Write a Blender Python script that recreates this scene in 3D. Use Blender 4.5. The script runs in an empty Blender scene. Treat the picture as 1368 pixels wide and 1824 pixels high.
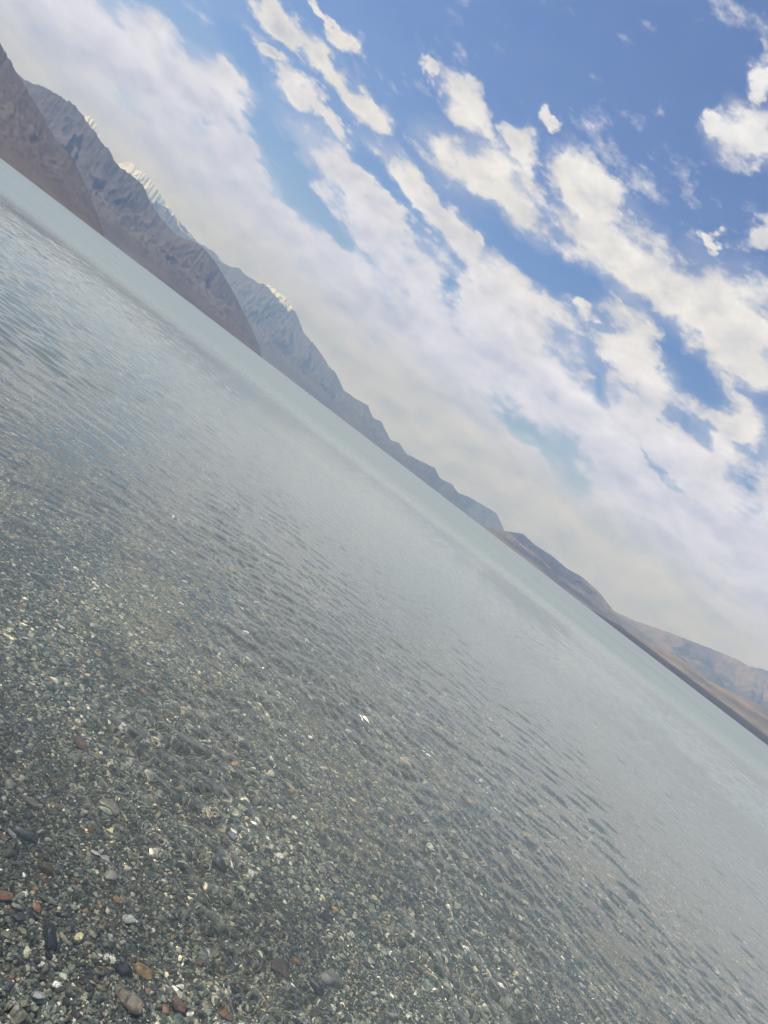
import bpy, math, numpy as np
from mathutils import Matrix, Vector
C = bpy.context.scene
col = C.collection

# ------------------------------------------------------------------ camera
ROLL = math.radians(37.45); PITCH = math.radians(3.75); FPX = 1317.0; EYE = 1.4
cam = bpy.data.cameras.new('camera'); cam_ob = bpy.data.objects.new('camera', cam)
col.objects.link(cam_ob); C.camera = cam_ob
FW = Vector((0, math.cos(PITCH), -math.sin(PITCH))); R0 = Vector((1, 0, 0)); U0 = R0.cross(FW)
RC = math.cos(ROLL)*R0 + math.sin(ROLL)*U0; UC = -math.sin(ROLL)*R0 + math.cos(ROLL)*U0
M = Matrix((RC, UC, -FW)).transposed().to_4x4(); M.translation = (0, 0, EYE); cam_ob.matrix_world = M
cam.sensor_fit = 'VERTICAL'; cam.sensor_height = 36; cam.lens = 36*FPX/1824
cam.clip_start = .05; cam.clip_end = 300000

def level(px, py):
    """photo pixel -> (u, v) = (X/Y, Z/Y) of the world direction it shows"""
    x, y = px-684.0, py-912.0
    d = FW + RC*(x/FPX) - UC*(y/FPX)
    return d.x/d.y, d.z/d.y

# ------------------------------------------------------------------ sun, world sky
SUN_EL, SUN_AZ = math.radians(50), math.radians(-80)
sd = Vector((math.sin(SUN_AZ)*math.cos(SUN_EL), math.cos(SUN_AZ)*math.cos(SUN_EL), math.sin(SUN_EL)))
sl = bpy.data.lights.new('sun', 'SUN'); sl.energy = 3.6; sl.angle = math.radians(.5); sl.color = (1, .97, .945)
sun = bpy.data.objects.new('sun', sl); col.objects.link(sun); sun.location = (-30, 0, 40)
sun.rotation_euler = sd.to_track_quat('Z', 'Y').to_euler(); sl.cycles.is_caustics_light = True
C.view_settings.view_transform = 'Standard'; C.view_settings.look = 'None'
C.view_settings.exposure = 0.4; C.view_settings.gamma = 1
C.cycles.max_bounces = 8; C.cycles.volume_bounces = 0

class NT:
    """small helper for writing node trees"""
    def __init__(s, tree): s.t = tree
    def n(s, kind, **kw):
        o = s.t.nodes.new(kind)
        for k, v in kw.items(): setattr(o, k, v)
        return o
    def put(s, sock, v):
        if isinstance(v, bpy.types.NodeSocket): s.t.links.new(v, sock)
        elif v is not None: sock.default_value = v
    def m(s, op, a, b=None, c=None, clamp=False):
        o = s.n('ShaderNodeMath', operation=op, use_clamp=clamp)
        for i, v in enumerate((a, b, c)): s.put(o.inputs[i], v)
        return o.outputs[0]
    def vm(s, op, a, b=None):
        o = s.n('ShaderNodeVectorMath', operation=op); s.put(o.inputs[0], a)
        if op == 'SCALE': s.put(o.inputs[3], b)
        else: s.put(o.inputs[1], b)
        return o.outputs[0]
    def mix(s, f, a, b, typ='RGBA', blend='MIX'):
        o = s.n('ShaderNodeMix', data_type=typ)
        if typ == 'RGBA': o.blend_type = blend; i = (0, 6, 7); out = 2
        else: i = (0, 2, 3); out = 0
        for k, v in zip(i, (f, a, b)): s.put(o.inputs[k], v)
        return o.outputs[out]
    def noise(s, vec, scale, detail=4, rough=.5, out=0, dist=0):
        o = s.n('ShaderNodeTexNoise'); s.put(o.inputs['Vector'], vec)
        o.inputs['Scale'].default_value = scale; o.inputs['Detail'].default_value = detail
        o.inputs['Roughness'].default_value = rough; o.inputs['Distortion'].default_value = dist
        return o.outputs[out]
    def ramp(s, v, a, b, c=0., d=1., smooth=True):
        o = s.n('ShaderNodeMapRange', interpolation_type='SMOOTHSTEP' if smooth else 'LINEAR')
        for k, x in enumerate((v, a, b, c, d)): s.put(o.inputs[k], x)
        return o.outputs[0]
    def xyz(s, x, y, z):
        o = s.n('ShaderNodeCombineXYZ')
        for k, v in enumerate((x, y, z)): s.put(o.inputs[k], v)
        return o.outputs[0]

world = bpy.data.worlds.new('World'); C.world = world; world.use_nodes = True
W = NT(world.node_tree); bg = world.node_tree.nodes['Background']
sky = W.n('ShaderNodeTexSky', sky_type='NISHITA', sun_disc=False, sun_elevation=SUN_EL, sun_rotation=SUN_AZ)
sky.altitude = 4300; sky.air_density = 1.0; sky.dust_density = .3; sky.ozone_density = 1.5
tc = W.n('ShaderNodeTexCoord'); D = tc.outputs['Generated']
sp = W.n('ShaderNodeSeparateXYZ'); W.put(sp.inputs[0], D); dx, dy, dz = sp.outputs
ys = W.m('MAXIMUM', dy, .08)
uv = W.xyz(W.m('DIVIDE', dx, ys), W.m('DIVIDE', dz, ys), 0.)
# cloud layer: long banks along the horizon, so detail is squeezed in height
nd = W.vm('MULTIPLY', D, (1., 1., 1.9))
warp = W.vm('SUBTRACT', W.noise(nd, 7., 5, .6, out=1), (.5, .5, .5))
warp2 = W.vm('SUBTRACT', W.noise(nd, 28., 4, .6, out=1), (.5, .5, .5))
uvw = W.vm('ADD', W.vm('ADD', uv, W.vm('MULTIPLY', warp, (.12, .085, 0))), W.vm('MULTIPLY', warp2, (.036, .032, 0)))
su = W.n('ShaderNodeSeparateXYZ'); W.put(su.inputs[0], uvw); uu, vv = su.outputs[0], su.outputs[1]

def ellipse(px, py, a, b, ang):
    u, v = level(px, py)
    mp = W.n('ShaderNodeMapping', vector_type='TEXTURE'); W.put(mp.inputs[0], uvw)
    mp.inputs[1].default_value = (u, v, 0)
    mp.inputs[2].default_value = (0, 0, ROLL - math.radians(ang))
    mp.inputs[3].default_value = (a/FPX, b/FPX, 1)
    g = W.n('ShaderNodeTexGradient', gradient_type='SPHERICAL'); W.put(g.inputs[0], mp.outputs[0])
    return g.outputs['Fac']

PUFFS = [(510, 45, 130, 26, 42), (600, 130, 130, 30, 46), (665, 208, 62, 30, 38), (545, 165, 90, 26, 46), (605, 232, 70, 20, 50), (485, 90, 44, 13, 30),
         (630, 90, 42, 22, 38), (575, 35, 50, 9, 45), (600, 62, 40, 8, 50), (640, 350, 215, 55, 49), (755, 370, 185, 50, 48), (765, 112, 34, 20, 60),
         (845, 195, 115, 42, 50), (880, 335, 185, 85, 42), (945, 262, 62, 38, 60), (985, 215, 34, 13, 45),
         (1050, 345, 115, 52, 62), (1150, 490, 235, 85, 42), (1290, 580, 190, 130, 40), (1340, 250, 95, 72, 20),
         (1278, 232, 38, 28, 60), (1362, 150, 28, 55, 0), (1280, 430, 26, 17, 40), (1350, 415, 44, 40, 0),
         (1035, 572, 46, 24, 30), (1150, 650, 160, 90, 45), (900, 560, 200, 85, 42), (1300, 760, 100, 70, 40),
         (90, 45, 290, 120, 35), (255, 130, 210, 100, 36), (375, 165, 100, 95, 40), (430, 270, 120, 60, 55),
         (850, 430, 22, 14, 60)]
HOLES = [(522, 310, 190, 34, 54), (420, 95, 90, 34, 60), (785, 498, 52, 38, 50), (935, 445, 270, 52, 43), (1070, 675, 80, 24, 62),
         (1230, 650, 140, 48, 52), (1345, 845, 85, 44, 60), (1235, 758, 60, 22, 42), (1000, 830, 170, 55, 42),
         (690, 335, 140, 20, 52), (1180, 820, 90, 16, 45), (900, 745, 120, 26, 44), (600, 400, 120, 22, 50)]
F = W.ramp(W.m('SUBTRACT', vv, W.m('MULTIPLY', W.m('MAXIMUM', uu, -.35), .19)), .20, .33, .95, -.25)
for e in PUFFS: F = W.m('MAXIMUM', F, W.m('MULTIPLY', ellipse(*e), 1.45))
for e in HOLES: F = W.m('SUBTRACT', F, W.m('MULTIPLY', ellipse(*e), .88))
# the half of the sky behind and beside the camera: scattered cumulus
side = W.ramp(dy, .5, .25)
F = W.mix(side, F, W.m('MULTIPLY', W.m('SUBTRACT', W.noise(nd, 2.6, 3), .44), 4.), 'FLOAT')
fb = W.m('SUBTRACT', W.noise(nd, 15., 8, .6), .5)
fb2 = W.m('SUBTRACT', W.noise(nd, 40., 6, .65), .5)
dens = W.m('ADD', F, W.m('ADD', W.m('MULTIPLY', fb, 1.6), W.m('MULTIPLY', fb2, .85)))
streak = W.m('SUBTRACT', W.noise(W.vm('MULTIPLY', D, (1., 1., 4.2)), 9., 5, .6), .5)
dens = W.m('ADD', dens, W.m('MULTIPLY', streak, 1.15))
alpha = W.ramp(dens, .06, .82)
veil = W.m('MULTIPLY', W.ramp(F, -.26, .8), .5)
alpha = W.m('MAXIMUM', alpha, W.m('MULTIPLY', veil, W.ramp(dz, .02, .5, 1., .6)))
# relief: lumps are brighter towards the sun, greyer underneath
nd2 = W.vm('ADD', nd, (sd.x*.02, sd.y*.02, sd.z*.045))
l1 = W.m('SUBTRACT', W.noise(nd, 13., 6, .6), W.noise(nd2, 13., 6, .6))
thick = W.ramp(dens, .8, 2.2)
low = W.noise(W.vm('MULTIPLY', D, (1., 1., 3.5)), 5.5, 3, .5)
br = W.m('ADD', .80, W.m('MULTIPLY', l1, .7))
br = W.m('SUBTRACT', br, W.m('MULTIPLY', thick, W.m('MULTIPLY', W.ramp(low, .36, .62), W.ramp(dz, .25, .6, .27, .12))))
br = W.m('MULTIPLY', br, W.ramp(dz, .0, .22, .96, 1.))
hz = W.mix(W.ramp(dz, 0., .34), (.75, .92, 2.0, 1), (1.03, 1.01, 1.01, 1))
ccol = W.vm('SCALE', W.mix(W.ramp(br, .5, .8), (.90, .97, 1.12, 1), (.965, 1., 1.05, 1)), W.m('MULTIPLY', br, .81))
ccol = W.vm('MULTIPLY', ccol, hz)
pale = W.mix(W.ramp(dz, .12, .42), (1.32, 1.13, 1.02, 1), (1, 1, 1, 1))
blue = W.vm('SCALE', W.vm('MULTIPLY', sky.outputs[0], (.50, .66, .95)), .135)
W.put(bg.inputs[0], W.mix(alpha, W.vm('MULTIPLY', blue, pale), ccol)); bg.inputs[1].default_value = 1.0

# ------------------------------------------------------------------ helpers
def material(name, rough=.8):
    m = bpy.data.materials.new(name); m.use_nodes = True; t = NT(m.node_tree)
    b = m.node_tree.nodes['Principled BSDF']; b.inputs['Roughness'].default_value = rough
    return m, t, b

def mesh_np(name, co, faces, mat, smooth=True, attr=None):
    me = bpy.data.meshes.new(name); n, k = faces.shape
    me.vertices.add(len(co)); me.vertices.foreach_set('co', np.ascontiguousarray(co, dtype=np.float32).ravel())
    me.loops.add(n*k); me.loops.foreach_set('vertex_index', np.ascontiguousarray(faces, dtype=np.int32).ravel())
    me.polygons.add(n); me.polygons.foreach_set('loop_start', np.arange(0, n*k, k, dtype=np.int32))
    me.polygons.foreach_set('use_smooth', np.full(n, smooth, dtype=bool))
    me.update()
    if attr is not None:
        a = me.attributes.new('stone', 'FLOAT_COLOR', 'POINT'); a.data.foreach_set('color', np.ascontiguousarray(attr, dtype=np.float32).ravel())
    me.materials.append(mat)
    o = bpy.data.objects.new(name, me); col.objects.link(o); return o

def grid(name, X, Y, Z, mat):
    h, k = X.shape; i = np.arange(h*k).reshape(h, k)
    q = np.stack([i[:-1, :-1], i[:-1, 1:], i[1:, 1:], i[1:, :-1]], -1).reshape(-1, 4)
    return mesh_np(name, np.stack([X, Y, Z], -1).reshape(-1, 3), q, mat)

def structure(o, label=None):
    o['kind'] = 'structure'
    if label: o['label'] = label
    return o

rng = np.random.default_rng(11)
_perm = rng.permutation(4096)
_val = rng.random(4096)
def vnoise(x, y, seed=0):
    xi = np.floor(x).astype(np.int64); yi = np.floor(y).astype(np.int64)
    fx = x-xi; fy = y-yi; fx = fx*fx*fx*(fx*(fx*6-15)+10); fy = fy*fy*fy*(fy*(fy*6-15)+10)
    def h(a, b): return _val[_perm[(_perm[(a+seed*131) & 4095] + b) & 4095]]
    return (h(xi, yi)*(1-fx)+h(xi+1, yi)*fx)*(1-fy) + (h(xi, yi+1)*(1-fx)+h(xi+1, yi+1)*fx)*fy
def fbm(x, y, o=5, seed=0, gain=.5):
    s = 0; a = 1; t = 0
    for i in range(o): s = s+a*vnoise(x*2**i+i*17.3, y*2**i+i*9.1, seed+i); t += a; a *= gain
    return s/t
def ridged(x, y, o=5, seed=0, gain=.5):
    s = 0; a = 1; t = 0
    for i in range(o):
        s = s+a*(1-np.abs(2*vnoise(x*2**i+i*17.3, y*2**i+i*9.1, seed+i)-1)); t += a; a *= gain
    return s/t

# ------------------------------------------------------------------ water sheet
az = np.radians(np.linspace(-76, 76, 760))
def sst(x, a, b):
    t = np.clip((x-a)/(b-a), 0, 1); return t*t*(3-2*t)
def gust(X, Y):
    """calm and ruffled patches"""
    return (.25 + 1.1*sst(fbm(X*.22+3, Y*.11+7, 3, 40), .38, .66))*(.35+1.3*sst(fbm(X*1.3, Y*1.1, 3, 44), .3, .7))
def waves(X, Y, d):
    r = np.random.default_rng(5); Z = np.zeros_like(X); sp = .0039*d
    gs = gust(X, Y)
    for i in range(80):
        lam = 10**r.uniform(-1.5, -.35); th = math.pi/2 + r.normal(.2, 1.15); k = 2*math.pi/lam
        a = lam*.0023*(lam/.1)**-.6; fade = sst(lam/sp, 3., 5)
        Z += a*fade*np.sin(k*(X*math.cos(th)+Y*math.sin(th))+r.uniform(0, 6.28))
    Z *= gs
    # longer, choppier wavelets off the shallows, strongest in the wind streaks on both sides
    r = np.random.default_rng(9); L = np.zeros_like(X); U = X + .12*fbm(X*.5, Y*.5, 3, 61); V = Y + .5*fbm(X*.35, Y*.35, 3, 62)
    for i in range(72):
        lam = 10**r.uniform(-1.0, -.3); th = math.pi/2 + r.normal(-.05, .55); k = 2*math.pi/lam
        L += lam*.0024*sst(lam/sp, 2.2, 3.6)*np.sin(k*(U*math.cos(th)+V*math.sin(th))+r.uniform(0, 6.28))
    ax = (X+.08*d)/np.maximum(Y, .5); lane = .3 + np.where(ax < 0, 1.2, .85)*sst(np.abs(ax), .1, .6)
    pat = .3 + .95*sst(fbm(X*.16+5, Y*.08+2, 4, 47), .32, .62)
    return Z + L*lane*pat*sst(d, 3., 9)*(1-sst(d, 45, 62))
dn = np.concatenate([np.linspace(.12, .7, 70)[:-1], np.exp(np.arange(math.log(.7), math.log(62), .0037))]); df = np.exp(np.linspace(math.log(62), math.log(16500), 200))[1:]
dd = np.concatenate([dn, df]); DD, AA = np.meshgrid(dd, az, indexing='ij')
X = DD*np.sin(AA); Y = DD*np.cos(AA)
Z = np.zeros_like(X); nn = len(dn)
Z[:nn] = waves(X[:nn], Y[:nn], DD[:nn])
m_water, t, b = material('lake_water', .0)
b.inputs['Base Color'].default_value = (.93, .97, .96, 1)
b.inputs['Transmission Weight'].default_value = 1; b.inputs['IOR'].default_value = 1.33
tcw = t.n('ShaderNodeTexCoord'); P = tcw.outputs['Object']
dist = t.n('ShaderNodeVectorMath', operation='LENGTH'); t.put(dist.inputs[0], P); dist = dist.outputs['Value']
pw = t.vm('MULTIPLY', P, (.75, 1., 0.))
def crest(n, p=1.6):
    return t.m('POWER', t.m('SUBTRACT', 1., t.m('ABSOLUTE', t.m('MULTIPLY_ADD', n, 2.6, -1.3)), clamp=True), p)
h1 = crest(t.noise(pw, 4.2, 2, .5)); h2 = crest(t.noise(pw, 1.5, 2, .5))
calm = t.ramp(t.noise(t.vm('MULTIPLY', P, (.5, 1, 0)), .05, 3, .5), .42, .60, .12, 1.25)
calm = t.m('MULTIPLY', calm, t.ramp(t.noise(t.vm('MULTIPLY', P, (.35, 1, 0)), .012, 2, .5), .38, .6, .4, 1.15))
hh = t.m('ADD', t.m('MULTIPLY', h1, .018), t.m('MULTIPLY', h2, .07))
h0 = t.m('MULTIPLY', t.noise(pw, 21., 3, .6), t.m('MULTIPLY', t.ramp(dist, 3., 10.), .022))
hh = t.m('ADD', h0, t.m('MULTIPLY', hh, t.ramp(dist, 12., 60.))); sx = t.n('ShaderNodeSeparateXYZ'); t.put(sx.inputs[0], P)
lane = t.ramp(t.m('ABSOLUTE', t.m('DIVIDE', t.m('ADD', sx.outputs[0], t.m('MULTIPLY', dist, .08)), t.m('MAXIMUM', sx.outputs[1], .5))), .1, .55, .45, 1.25)
hh = t.m('MULTIPLY', hh, t.m('MULTIPLY', calm, lane))
bu = t.n('ShaderNodeBump'); bu.inputs['Strength'].default_value = 1; bu.inputs['Distance'].default_value = 1.; t.put(bu.inputs['Height'], hh)
t.put(b.inputs['Normal'], bu.outputs[0])
t.put(b.inputs['Roughness'], t.ramp(t.m('LOGARITHM', dist, 10.), 1.5, 3.0, 0., .34))
# silty deep water further out: body colour takes over from clear water
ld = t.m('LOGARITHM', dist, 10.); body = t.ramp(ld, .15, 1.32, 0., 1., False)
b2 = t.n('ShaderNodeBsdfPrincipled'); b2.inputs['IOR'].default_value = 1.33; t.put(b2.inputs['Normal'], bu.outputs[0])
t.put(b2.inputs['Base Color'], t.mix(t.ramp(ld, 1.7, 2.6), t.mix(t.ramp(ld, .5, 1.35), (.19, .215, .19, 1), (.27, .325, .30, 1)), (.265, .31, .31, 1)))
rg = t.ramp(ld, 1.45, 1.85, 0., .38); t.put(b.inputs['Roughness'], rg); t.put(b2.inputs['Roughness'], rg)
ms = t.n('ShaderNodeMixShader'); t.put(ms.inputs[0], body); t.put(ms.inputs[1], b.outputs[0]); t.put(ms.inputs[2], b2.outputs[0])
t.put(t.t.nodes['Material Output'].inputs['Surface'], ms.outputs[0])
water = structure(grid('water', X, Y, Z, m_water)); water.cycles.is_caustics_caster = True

# ------------------------------------------------------------------ lake bed
def bed_z(X, Y):
    d = np.hypot(X, Y)
    z = -(.045 + .05*np.maximum(Y-1.0, 0) + .012*np.abs(X)*0)
    z = z - .02*(fbm(X*1.3, Y*1.3, 3, 70)-.5)
    return np.maximum(z, -6.)
db = np.exp(np.linspace(math.log(.25), math.log(16500), 500)); DD, AA = np.meshgrid(db, np.radians(np.linspace(-88, 88, 300)), indexing='ij')
X = DD*np.sin(AA); Y = DD*np.cos(AA)
m_bed, t, b = material('gravel_bed', .7)
tb = t.n('ShaderNodeTexCoord'); P = tb.outputs['Object']
P2 = t.vm('ADD', P, t.vm('SCALE', t.noise(P, 30., 2, .5, out=1), .02))
vo = t.n('ShaderNodeTexVoronoi'); t.put(vo.inputs['Vector'], P2); vo.inputs['Scale'].default_value = 42
sv = t.n('ShaderNodeSeparateColor'); t.put(sv.inputs[0], vo.outputs['Color'])
cr = t.n('ShaderNodeValToRGB'); cr.color_ramp.interpolation = 'CONSTANT'
els = [(0, (.05, .06, .06)), (.25, (.13, .145, .135)), (.5, (.085, .10, .10)), (.68, (.22, .22, .20)), (.82, (.16, .15, .12)), (.93, (.42, .41, .38)), (.98, (.30, .17, .08))]
while len(cr.color_ramp.elements) < len(els): cr.color_ramp.elements.new(.5)
for e, (p_, c_) in zip(cr.color_ramp.elements, els): e.position = p_; e.color = (*c_, 1)
t.put(cr.inputs[0], sv.outputs[0])
crev = t.ramp(vo.outputs['Distance'], .35, .75, 0., 1.)
c = t.mix(t.m('MULTIPLY', crev, .6), cr.outputs[0], (.04, .045, .045, 1))
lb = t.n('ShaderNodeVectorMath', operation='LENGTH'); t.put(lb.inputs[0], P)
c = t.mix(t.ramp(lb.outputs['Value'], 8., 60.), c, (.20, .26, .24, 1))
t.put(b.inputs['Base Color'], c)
bu = t.n('ShaderNodeBump'); bu.inputs['Strength'].default_value = .8; bu.inputs['Distance'].default_value = .008
t.put(bu.inputs['Height'], t.m('SUBTRACT', 1., vo.outputs['Distance'])); t.put(b.inputs['Normal'], bu.outputs[0])
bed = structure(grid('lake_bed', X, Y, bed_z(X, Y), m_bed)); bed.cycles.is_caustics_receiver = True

# ------------------------------------------------------------------ pebbles
import bmesh
def ico(sub):
    bm = bmesh.new(); bmesh.ops.create_icosphere(bm, subdivisions=sub, radius=1)
    v = np.array([x.co[:] for x in bm.verts]); bm.verts.index_update()
    f = np.array([[x.index for x in p.verts] for p in bm.faces]); bm.free(); return v, f
def stone_shape(sub, r, cuts=9, lo=.55, hi=.9):
    """irregular broken pebble: a ball trimmed by random planes, then flattened"""
    v, f = ico(sub); v = v.copy()
    for _ in range(cuts):
        n = r.normal(size=3); n /= np.linalg.norm(n); h = r.uniform(lo, hi)
        d = v@n; over = np.maximum(d-h, 0); v -= np.outer(over*.93, n)
    v *= 1+.07*r.normal(size=(len(v), 1))*(sub < 3)
    v *= np.array([1., r.uniform(.62, .95), r.uniform(.4, .7)])
    v -= (v.max(0)+v.min(0))/2; v /= v[:, 0].max()
    return v, f

m_stone, t, b = material('pebble_stone', .45)
at = t.n('ShaderNodeAttribute', attribute_name='stone'); tcs = t.n('ShaderNodeTexCoord')
sp1 = t.noise(tcs.outputs['Object'], 160., 4, .6)
t.put(b.inputs['Base Color'], t.mix(1., at.outputs['Color'], t.mix(t.ramp(sp1, .35, .65), (.72, .72, .74, 1), (1.22, 1.2, 1.16, 1)), blend='MULTIPLY'))
t.put(b.inputs['Roughness'], t.ramp(sp1, .3, .7, .35, .6))

PAL = np.array([(.065, .073, .066), (.10, .112, .095), (.14, .15, .125), (.032, .037, .038), (.18, .185, .155), (.05, .055, .068),
                (.24, .235, .21), (.20, .18, .14), (.12, .14, .12), (.36, .35, .32), (.46, .45, .42), (.26, .15, .06), (.16, .11, .08), (.075, .10, .095), (.33, .16, .07), (.40, .36, .24)])
PRB = np.array([14, 15, 13, 11, 10, 6, 7, 5, 9, 4, 2.6, .4, 2.0, 7, .15, 4.5]); PRB = PRB/PRB.sum()
def scatter(r, y0, y1, dens, rmed, rmax, sub, sink):
    """gravel over the part of the bed that can be seen, with a margin of a step to each side"""
    x0, x1 = -y1*1.0-.8, y1*1.0+.8
    n = int((x1-x0)*(y1-y0)*dens); x = r.uniform(x0, x1, n); y = r.uniform(y0, y1, n)
    # keep what is inside the picture's wedge plus the margin
    w = np.stack([x, y, np.full(n, -EYE-.1)], 1); keep = np.zeros(n, bool)
    for off in (-.7, 0, .7):
        q = w.copy(); q[:, 0] += off
        zc = q@np.array(FW); xc = q@np.array(RC)/zc*FPX; yc = q@np.array(UC)/zc*FPX
        keep |= (np.abs(xc) < 720) & (np.abs(yc) < 990) & (zc > 0)
    x, y = x[keep], y[keep]; n = len(x)
    rad = np.clip(rmed*np.exp(r.normal(0, .42, n)), rmed*.4, rmax)
    shapes = [stone_shape(sub, r) for _ in range(14)]; which = r.integers(0, 14, n)
    c_ = PAL[r.choice(len(PAL), n, p=PRB)]*np.exp(r.normal(-.04, .42, (n, 1)))
    big = np.clip((fbm(x*2.2, y*2.2, 3, 90)-.5)*1.4+1, .6, 1.4)[:, None]; c_ = c_*big*np.array([2.4, 2.33, 2.1])
    z = bed_z(x, y) + rad*sink + r.uniform(0, 1, n)**2*rad*.5
    V, Fc, A = [], [], []; base = 0
    for k, (sv_, sf) in enumerate(shapes):
        idx = np.where(which == k)[0]; m = len(idx)
        if not m: continue
        a = r.uniform(0, 6.283, m); tx = r.normal(0, .38, m); ty = r.normal(0, .38, m)
        ca, sa = np.cos(a), np.sin(a); cx, sx = np.cos(tx), np.sin(tx); cy, sy = np.cos(ty), np.sin(ty)
        one, zero = np.ones(m), np.zeros(m)
        Rz = np.stack([ca, -sa, zero, sa, ca, zero, zero, zero, one], 1).reshape(m, 3, 3)
        Rx = np.stack([one, zero, zero, zero, cx, -sx, zero, sx, cx], 1).reshape(m, 3, 3)
        Ry = np.stack([cy, zero, sy, zero, one, zero, -sy, zero, cy], 1).reshape(m, 3, 3)
        Rm = Rx@Ry@Rz
        p = np.einsum('mij,vj->mvi', Rm, sv_)*rad[idx][:, None, None] + np.stack([x[idx], y[idx], z[idx]], 1)[:, None]
        V.append(p.reshape(-1, 3)); Fc.append((sf[None]+(np.arange(m)*len(sv_))[:, None, None]+base).reshape(-1, 3))
        A.append(np.repeat(np.concatenate([c_[idx], np.ones((m, 1))], 1), len(sv_), 0)); base += m*len(sv_)
    return np.concatenate(V), np.concatenate(Fc), np.concatenate(A), n
r = np.random.default_rng(3)
parts = [scatter(r, .95, 2.6, 24000, .0044, .018, 2, .15), scatter(r, 2.6, 4.4, 11500, .0062, .018, 1, .15), scatter(r, 4.4, 9.5, 3200, .0115, .025, 1, .1)]
base = 0; V, Fc, A = [], [], []
for v_, f_, a_, n_ in parts:
    V.append(v_); Fc.append(f_+base); A.append(a_); base += len(v_); print('gravel stones', n_)
gravel = mesh_np('gravel', np.concatenate(V), np.concatenate(Fc), m_stone, False, np.concatenate(A))
gravel['kind'] = 'stuff'; gravel['label'] = 'grey green gravel of small broken stones under the clear shallow water'; gravel['category'] = 'gravel'
gravel.cycles.is_caustics_receiver = True
del V, Fc, A, parts

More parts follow.
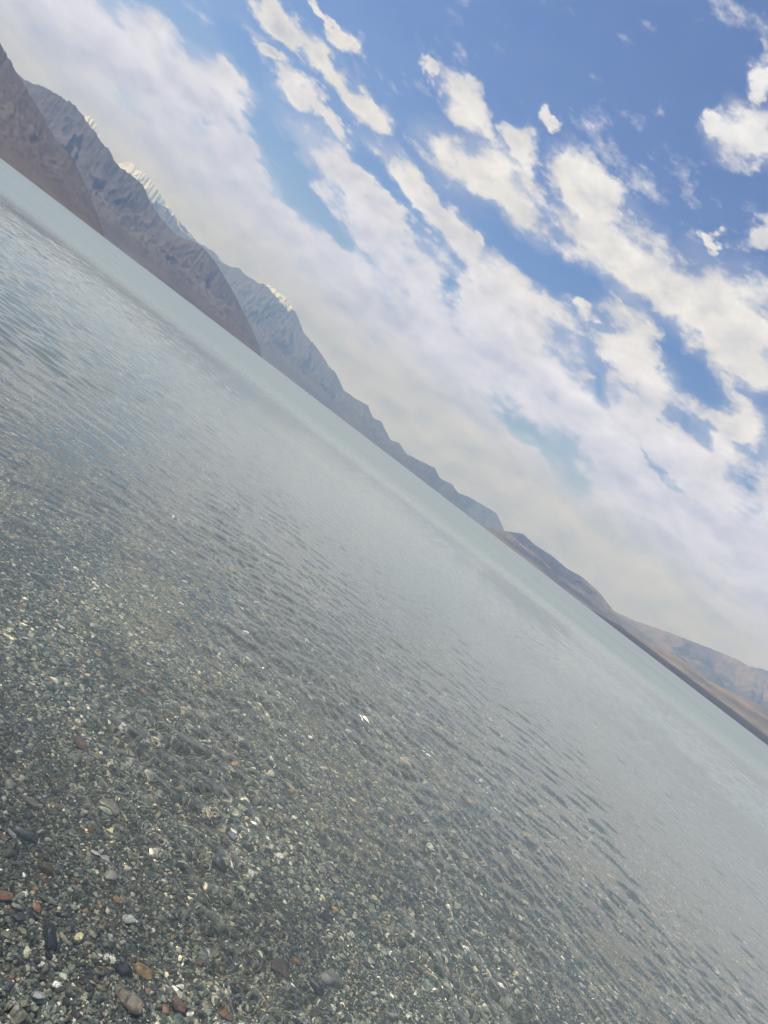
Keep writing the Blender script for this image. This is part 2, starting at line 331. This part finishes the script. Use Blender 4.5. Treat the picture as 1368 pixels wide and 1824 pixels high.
def on_bed(px, py):
    """where the sight line through the flat water meets the bed"""
    u, v = level(px, py); d = Vector((u, 1, v)).normalized()
    p = Vector((0, 0, EYE)) + d*(EYE/-d.z)
    n = 1/1.33; ci = -d.z; k = math.sqrt(1-n*n*(1-ci*ci)); q = d*n + Vector((0, 0, 1))*(n*ci-k)
    s = 0
    for _ in range(30):
        w = p+q*s; g = float(bed_z(np.array([w.x]), np.array([w.y]))[0]) + .008; s += (w.z-g)*.9
    w = p+q*s; return w, (w-Vector((0, 0, EYE))).length
STONES = [  # photo x, y, long size in px, elongation, colour, label
 (143,1326,32,.6,(.25,.14,.10),'reddish brown oval stone above the square tan stone, near the left edge'),
 (194,1438,30,.7,(.42,.36,.24),'square tan stone lying alone among rippled grey gravel at lower left'),
 (174,1349,17,.8,(.42,.33,.14),'small mustard yellow pebble right of the pale tan one below the reddish stone'),
 (130,1351,20,.8,(.42,.38,.27),'pale tan pebble just below the reddish brown oval stone'),
 (218,1411,15,.7,(.62,.60,.54),'small white pebble above and right of the square tan stone'),
 (55,1430,28,.6,(.28,.23,.15),'flat light brown stone by the left edge, level with the square tan stone'),
 (20,1486,18,.5,(.60,.60,.57),'small whitish flat stone touching the big dark slate at the left edge'),
 (44,1488,42,.65,(.07,.09,.09),'big dark slate grey stone with a small white stone at its left tip'),
 (170,1519,17,.6,(.66,.64,.60),'white pebble, upper left one of the close white pair below the square tan stone'),
 (188,1530,17,.55,(.62,.60,.56),'white pebble, lower right one of the close white pair below the square tan stone'),
 (197,1561,20,.8,(.56,.52,.43),'rounded cream pebble just below the close pair of white pebbles'),
 (82,1548,24,.85,(.17,.12,.05),'round olive brown pebble left of the rounded cream pebble'),
 (64,1617,17,.8,(.48,.19,.08),'small bright orange red pebble near the lower left edge'),
 (8,1598,24,.7,(.34,.15,.05),'rust brown stone cut by the left edge of the picture'),
 (230,1638,19,.6,(.72,.71,.68),'bright white angular chip, the whitest stone at lower left'),
 (88,1668,44,.42,(.045,.055,.075),'long blue black stone standing upright in the picture at lower left'),
 (113,1673,22,.5,(.50,.42,.30),'pale tan wedge shaped stone touching the long blue black one'),
 (256,1732,34,.75,(.50,.30,.10),'glowing ochre orange stone near the bottom, above the big two toned tan stone'),
 (227,1785,44,.7,(.44,.35,.22),'big tan stone at the bottom, lower left of the ochre orange stone'),
 (400,1808,26,.8,(.40,.21,.07),'round orange brown pebble cut close by the bottom edge'),
 (318,1793,26,.8,(.28,.13,.08),'dull red brown pebble between the big tan and the round orange ones'),
 (296,1800,16,.8,(.40,.15,.07),'tiny brick red pebble touching the dull red brown one'),
 (391,1541,28,.6,(.07,.085,.09),'dark grey block of stone alone in pale rippled gravel'),
 (373,1697,18,.6,(.50,.50,.47),'pale grey oval pebble ringed by dark gravel near the bottom'),
 (217,1728,28,.8,(.035,.035,.045),'black rounded stone left of the glowing ochre stone'),
 (208,1603,13,.8,(.45,.28,.09),'tiny ochre pebble above the bright white chip'),
 (68,1775,20,.7,(.52,.52,.50),'light grey squarish pebble near the bottom left corner'),
 (31,1806,21,.8,(.34,.33,.20),'yellow green round pebble in the bottom left corner'),
 (29,1616,16,.7,(.50,.48,.36),'cream pebble left of the bright orange red one'),
 (39,1658,15,.8,(.48,.46,.22),'pale yellow pebble left of the long blue black stone'),
 (544,1391,22,.5,(.66,.66,.62),'white sliver, left one of two side by side in mid water'),
 (565,1391,22,.55,(.68,.67,.62),'white leaf shaped stone, right one of two side by side in mid water'),
 (494,1457,15,.85,(.45,.29,.10),'small lone orange pebble below left of the two white slivers'),
 (475,1567,22,.7,(.06,.07,.085),'dark stone right of the dark grey block, in pale rippled gravel'),
 (747,1543,18,.65,(.60,.58,.54),'white and grey pebble under ripples right of centre'),
 (581,1634,25,.7,(.05,.05,.07),'dark purplish stone in lower middle gravel'),
 (608,1704,13,.6,(.62,.60,.38),'tiny pale yellow chip below the dark purplish stone'),
 (500,1726,28,.8,(.15,.10,.075),'dark brown stone at the bottom left of the wide grey slab'),
 (590,1746,44,.5,(.28,.275,.25),'wide light grey slab near the bottom middle'),
 (563,1759,30,.6,(.04,.045,.065),'navy black stone touching the underside of the wide grey slab'),
 (700,1810,20,.5,(.60,.60,.57),'whitish sliver at the bottom edge, right of the middle'),
 (711,1762,14,.7,(.48,.38,.20),'small ochre chip above the whitish sliver at the bottom edge'),
 (1053,1693,18,.6,(.50,.28,.21),'pinkish pebble in deep right hand water near the bottom'),
 (979,1622,15,.6,(.60,.57,.42),'pale cream chip above left of the pinkish pebble'),
 (1089,1695,18,.6,(.05,.055,.07),'black pebble right of the pinkish pebble'),
 (270,1133,24,.6,(.42,.24,.15),'large dull orange stone under ripples in the left middle'),
 (256,1232,14,.9,(.52,.28,.09),'tiny vivid orange pebble below the large dull orange stone'),
 (186,1032,26,.5,(.62,.64,.68),'bluish white stone, brightest in the left middle water'),
 (174,1000,16,.6,(.60,.59,.56),'small white chip just above the bluish white stone'),
 (397,1162,20,.5,(.66,.65,.60),'white sliver at the tip of the long dark stone'),
 (71,1034,36,.35,(.05,.06,.08),'long dark stone left of the bluish white stone'),
 (365,1122,24,.5,(.50,.42,.32),'tan flat stone upper left of the long purplish one'),
 (387,1147,36,.35,(.10,.09,.12),'long purplish dark stone between a tan stone and a white sliver'),
 (391,1192,40,.6,(.30,.29,.23),'wide olive tan slab below the white sliver'),
 (88,1211,16,.7,(.40,.22,.12),'small faint orange pebble near the left edge, above the gravel'),
 (340,848,26,.4,(.52,.52,.50),'faint pale stone seen far out under the silvery ripples'),
]
shapes = [stone_shape(3, np.random.default_rng(200+i), 11, .5, .85) for i in range(12)]
m_one, t, b = material('single_pebble', .4)
oi = t.n('ShaderNodeObjectInfo'); tcs = t.n('ShaderNodeTexCoord')
sp1 = t.noise(tcs.outputs['Object'], 2.2, 6, .65); vein = t.noise(t.vm('MULTIPLY', tcs.outputs['Object'], (1, 4, 4)), 1.5, 4, .5)
cc = t.mix(1., oi.outputs['Color'], t.mix(t.ramp(sp1, .3, .7), (.68, .68, .7, 1), (1.3, 1.27, 1.2, 1)), blend='MULTIPLY')
cc = t.mix(t.ramp(vein, .62, .72, 0, .5), cc, (.45, .44, .40, 1))
t.put(b.inputs['Base Color'], cc); t.put(b.inputs['Roughness'], t.ramp(sp1, .3, .7, .3, .55))
for i, (px, py, s, e, c_, lab) in enumerate(STONES):
    w, dist_ = on_bed(px, py); R = s*.5*dist_/FPX*1.05
    v_, f_ = shapes[i % 12]; v_ = v_*np.array([1, e/(.78), 1.])
    o = mesh_np('pebble', v_, f_, m_one); o.scale = (R, R, R); g_ = sum(c_)/3; o.color = (*[g_ + (k_-g_)*.72 for k_ in c_], 1)
    rr = np.random.default_rng(i); o.rotation_euler = (rr.normal(0, .15), rr.normal(0, .15), rr.uniform(-.5, .5) if e > .45 else 0.)
    if 'upright' in lab: o.rotation_euler[2] = math.radians(-53)+math.pi
    o.location = (w.x, w.y, w.z + R*.18)
    o['label'] = lab; o['category'] = 'pebble'; o['group'] = 'larger pebbles on the lake bed'
    o.cycles.is_caustics_receiver = True

# ------------------------------------------------------------------ mountains
def mountain(name, pts, r_shore, r_ridge, r_back, mat, seed, ncol=500, nrow=150, gully=.45, pw=1.15, freq=30, rough=1., lead=None):
    """terrain from shore to ridge and down the far side; pts = ridge line seen in the photo"""
    a, e = [], []
    for px, py in pts:
        u, v = level(px, py); a.append(math.atan(u)); e.append(v/math.sqrt(1+u*u))
    a = np.array(a); e = np.array(e)
    if lead:   # continue the range outside the picture
        for side_, da, el in lead:
            if side_ < 0: a = np.concatenate([[a[0]-math.radians(da)], a]); e = np.concatenate([[math.tan(math.radians(el))], e])
            else: a = np.concatenate([a, [a[-1]+math.radians(da)]]); e = np.concatenate([e, [math.tan(math.radians(el))]])
    az = np.linspace(a[0], a[-1], ncol); el = np.interp(az, a, e)
    el = np.maximum(el, 0)
    big = np.maximum(el/el.max(), .03)
    rs = r_shore*(1+.10*(fbm(az*freq*.4, az*0+3, 3, seed)-.5))
    rr = rs + (r_ridge-r_shore)*(.35+.65*big**.6)*(1+.25*(fbm(az*freq*.3, az*0+9, 2, seed+5)-.5))
    jag = (fbm(az*freq*14, az*0, 4, seed+9, .6)-.5)*.05*rough
    H = (el*(1+jag))*rr + EYE*(el > 0)
    s = np.concatenate([np.linspace(-.08, 0, 4)[:-1], np.linspace(0, 1, nrow)]); S, AZ = np.meshgrid(s, az, indexing='ij')
    Hn = np.broadcast_to(H, S.shape); Rn = rs+(rr-rs)*S
    # gullies and spurs that run down the slope
    gx = AZ*freq; wob = (fbm(gx*.8, S*3, 3, seed+20)-.5)*1.4
    g = ridged(gx+wob, S*1.3, 5, seed+30, .55); g2 = ridged(gx*5+wob*3, S*6, 4, seed+40, .6)
    Sp = np.clip(S, 0, 1); body = Sp**pw
    win = 4*Sp*(1-Sp)
    k = 1 - gully*win*(1-g)*1.7 - .20*rough*win*(1-g2)
    Zf = Hn*body*np.clip(k, .1, 1.2)
    Zf = np.minimum(Zf, Hn*Rn/rr*.999)
    Zf = np.where(S < 0, Hn*S*1.2 - 3*(S < 0), Zf)
    sb = np.linspace(0, 1, 16)[1:]; SB, AB = np.meshgrid(sb, az, indexing='ij')
    Zb = H*(1-SB)**1.2 - 3*SB; Rb = rr+(r_back-r_ridge)*SB
    Zs = np.concatenate([Zf, Zb]); Rs = np.concatenate([Rn, Rb]); As = np.concatenate([AZ, AB])
    return structure(grid(name, Rs*np.sin(As), Rs*np.cos(As), Zs, mat))

def rock(name, c1, c2, c3, sc, snow=None, beach=None):
    m, t, b = material(name, .9); b.inputs['Specular IOR Level'].default_value = .2
    g = t.n('ShaderNodeNewGeometry'); P = g.outputs['Position']
    n1 = t.noise(P, sc, 5, .6); n2 = t.noise(t.vm('MULTIPLY', P, (1, 1, .35)), sc*7, 8, .68)
    c = t.mix(t.ramp(n1, .38, .62), (*c1, 1), (*c2, 1)); c = t.mix(t.ramp(n2, .45, .7, 0, .8), c, (*c3, 1))
    if snow:
        s = t.n('ShaderNodeSeparateXYZ'); t.put(s.inputs[0], P); gn = t.n('ShaderNodeSeparateXYZ'); t.put(gn.inputs[0], g.outputs['Normal'])
        h = t.m('ADD', s.outputs[2], t.m('MULTIPLY', t.m('SUBTRACT', t.noise(P, .0045, 6, .65), .5), snow[2]))
        c = t.mix(t.m('MULTIPLY', t.ramp(h, snow[0], snow[1]), t.ramp(gn.outputs[2], .3, .65)), c, (.80, .86, .96, 1))
    if beach:
        s = t.n('ShaderNodeSeparateXYZ'); t.put(s.inputs[0], P)
        hb = t.m('ADD', s.outputs[2], t.m('MULTIPLY', t.m('SUBTRACT', t.noise(P, .003, 3), .5), beach*.9))
        c = t.mix(t.ramp(hb, beach*1.2, beach*.8), c, (.06, .052, .047, 1))
    t.put(b.inputs['Base Color'], c)
    bu = t.n('ShaderNodeBump'); bu.inputs['Strength'].default_value = .45; bu.inputs['Distance'].default_value = .02/sc
    t.put(bu.inputs['Height'], n2); t.put(b.inputs['Normal'], bu.outputs[0])
    return m
brown = rock('brown_scree', (.085, .066, .055), (.12, .096, .08), (.055, .045, .042), .004)
brown2 = rock('brown_rock', (.085, .07, .06), (.125, .105, .09), (.058, .052, .05), .003)
snowy = rock('snowy_rock', (.075, .07, .07), (.115, .105, .10), (.05, .05, .055), .0012, snow=(800, 850, 520))
blue_rock = rock('far_rock', (.07, .068, .068), (.10, .092, .088), (.055, .055, .06), .0006)
tan = rock('tan_hill', (.14, .122, .09), (.26, .222, .16), (.07, .062, .052), .0016, beach=26)  # darker tan patches hint at cloud shadow, painted into the rock colour
dark = rock('shade_patched_hill', (.06, .058, .054), (.235, .195, .14), (.05, .046, .045), .0011)  # dark against tan patches: cloud shadows painted into the rock colour

L1 = [(0,75),(13,99),(31,132),(48,158),(60,180),(79,211),(101,250),(132,285),(154,333),(175,386),(186,420),(200,452),(222,462),(250,479)]
L2 = [(0,105),(31,131),(44,143),(70,151),(105,169),(127,182),(149,206),(158,222),(173,240),(180,252),(193,264),(202,283),(215,298),(237,314),(254,329),(263,351),(276,373),(303,408),(320,422),(350,432),(364,443),(382,465),(404,500),(421,531),(439,566),(461,614),(467,640)]
L3 = [(120,195),(149,204),(162,208),(173,226),(182,252),(200,284),(215,292),(228,288),(237,289),(243,301),(261,311),(274,327),(289,351),(307,377),(320,395),(338,412),(351,430),(373,443),(386,452),(396,468),(408,474),(428,478),(439,491),(460,504),(482,509),(496,522),(507,526),(526,555),(541,593),(565,619),(587,654),(598,663),(613,696),(635,711),(655,722),(664,744),(679,751),(696,784),(710,788),(727,812),(740,838),(751,863)]
L4 = [(700,800),(731,812),(753,823),(775,834),(784,852),(806,863),(817,880),(830,905),(840,930)]
L5 = [(780,850),(806,868),(817,878),(835,885),(854,896),(872,906),(885,915),(892,930),(900,950),(905,985)]
R1 = [(832,925),(869,939),(900,946),(932,951),(952,970),(983,990),(1009,1012),(1036,1027),(1066,1053),(1093,1088),(1112,1110),(1141,1134),(1160,1160),(1185,1195)]
R2 = [(985,1045),(1014,1069),(1040,1078),(1093,1108),(1141,1134),(1176,1154),(1220,1178),(1264,1213),(1312,1237),(1368,1262)]
R3 = [(1060,1080),(1093,1088),(1132,1106),(1176,1121),(1229,1141),(1268,1156),(1312,1174),(1338,1189),(1368,1202)]
R4 = [(1290,1185),(1320,1184),(1345,1189),(1368,1194)]
mountain('mountain', L1, 1900, 3300, 5000, brown, 1, 460, 260, .17, 1.0, 26, .7, lead=[(-1, 30, 9.5)])
mountain('mountain', L2, 3300, 5600, 8000, brown2, 2, 640, 260, .27, 1.0, 24, .9, lead=[(-1, 30, 8)])
mountain('mountain', L3, 7600, 12000, 15000, snowy, 3, 900, 240, .38, 1.05, 26, 1.0)
mountain('mountain', L4, 9500, 10500, 11500, blue_rock, 4, 300, 60, .5, 1.0, 50, 1.)
mountain('mountain', L5, 12000, 13000, 14000, blue_rock, 5, 300, 60, .5, 1.0, 50, 1.)
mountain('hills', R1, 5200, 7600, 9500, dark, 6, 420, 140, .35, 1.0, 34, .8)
mountain('hills', R2, 2600, 5200, 7000, tan, 7, 420, 140, .22, 1.25, 18, .4, lead=[(1, 25, 2.4)])
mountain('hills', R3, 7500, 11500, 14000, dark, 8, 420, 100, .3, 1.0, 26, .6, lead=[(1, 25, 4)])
mountain('hills', R4, 11500, 13500, 15500, blue_rock, 9, 200, 60, .4, 1.0, 26, .6, lead=[(1, 25, 5)])

# ------------------------------------------------------------------ haze
bm = bmesh.new(); bmesh.ops.create_cube(bm, size=1)
me = bpy.data.meshes.new('haze'); bm.to_mesh(me); bm.free()
haze = bpy.data.objects.new('haze', me); col.objects.link(haze)
haze.scale = (34000, 34000, 1500); haze.location = (0, 0, 750-8.)
mh = bpy.data.materials.new('haze_air'); mh.use_nodes = True; t = NT(mh.node_tree)
mh.node_tree.nodes.remove(mh.node_tree.nodes['Principled BSDF'])
pv = t.n('ShaderNodeVolumePrincipled'); pv.inputs['Color'].default_value = (.31, .51, 1, 1); pv.inputs['Absorption Color'].default_value = (1, 1, 1, 1)
pv.inputs['Density'].default_value = 1.55e-4; pv.inputs['Anisotropy'].default_value = 0.
t.put(mh.node_tree.nodes['Material Output'].inputs['Volume'], pv.outputs[0]); me.materials.append(mh)
haze['kind'] = 'stuff'; haze['label'] = 'thin pale blue haze over the lake and mountains'; haze['category'] = 'haze'
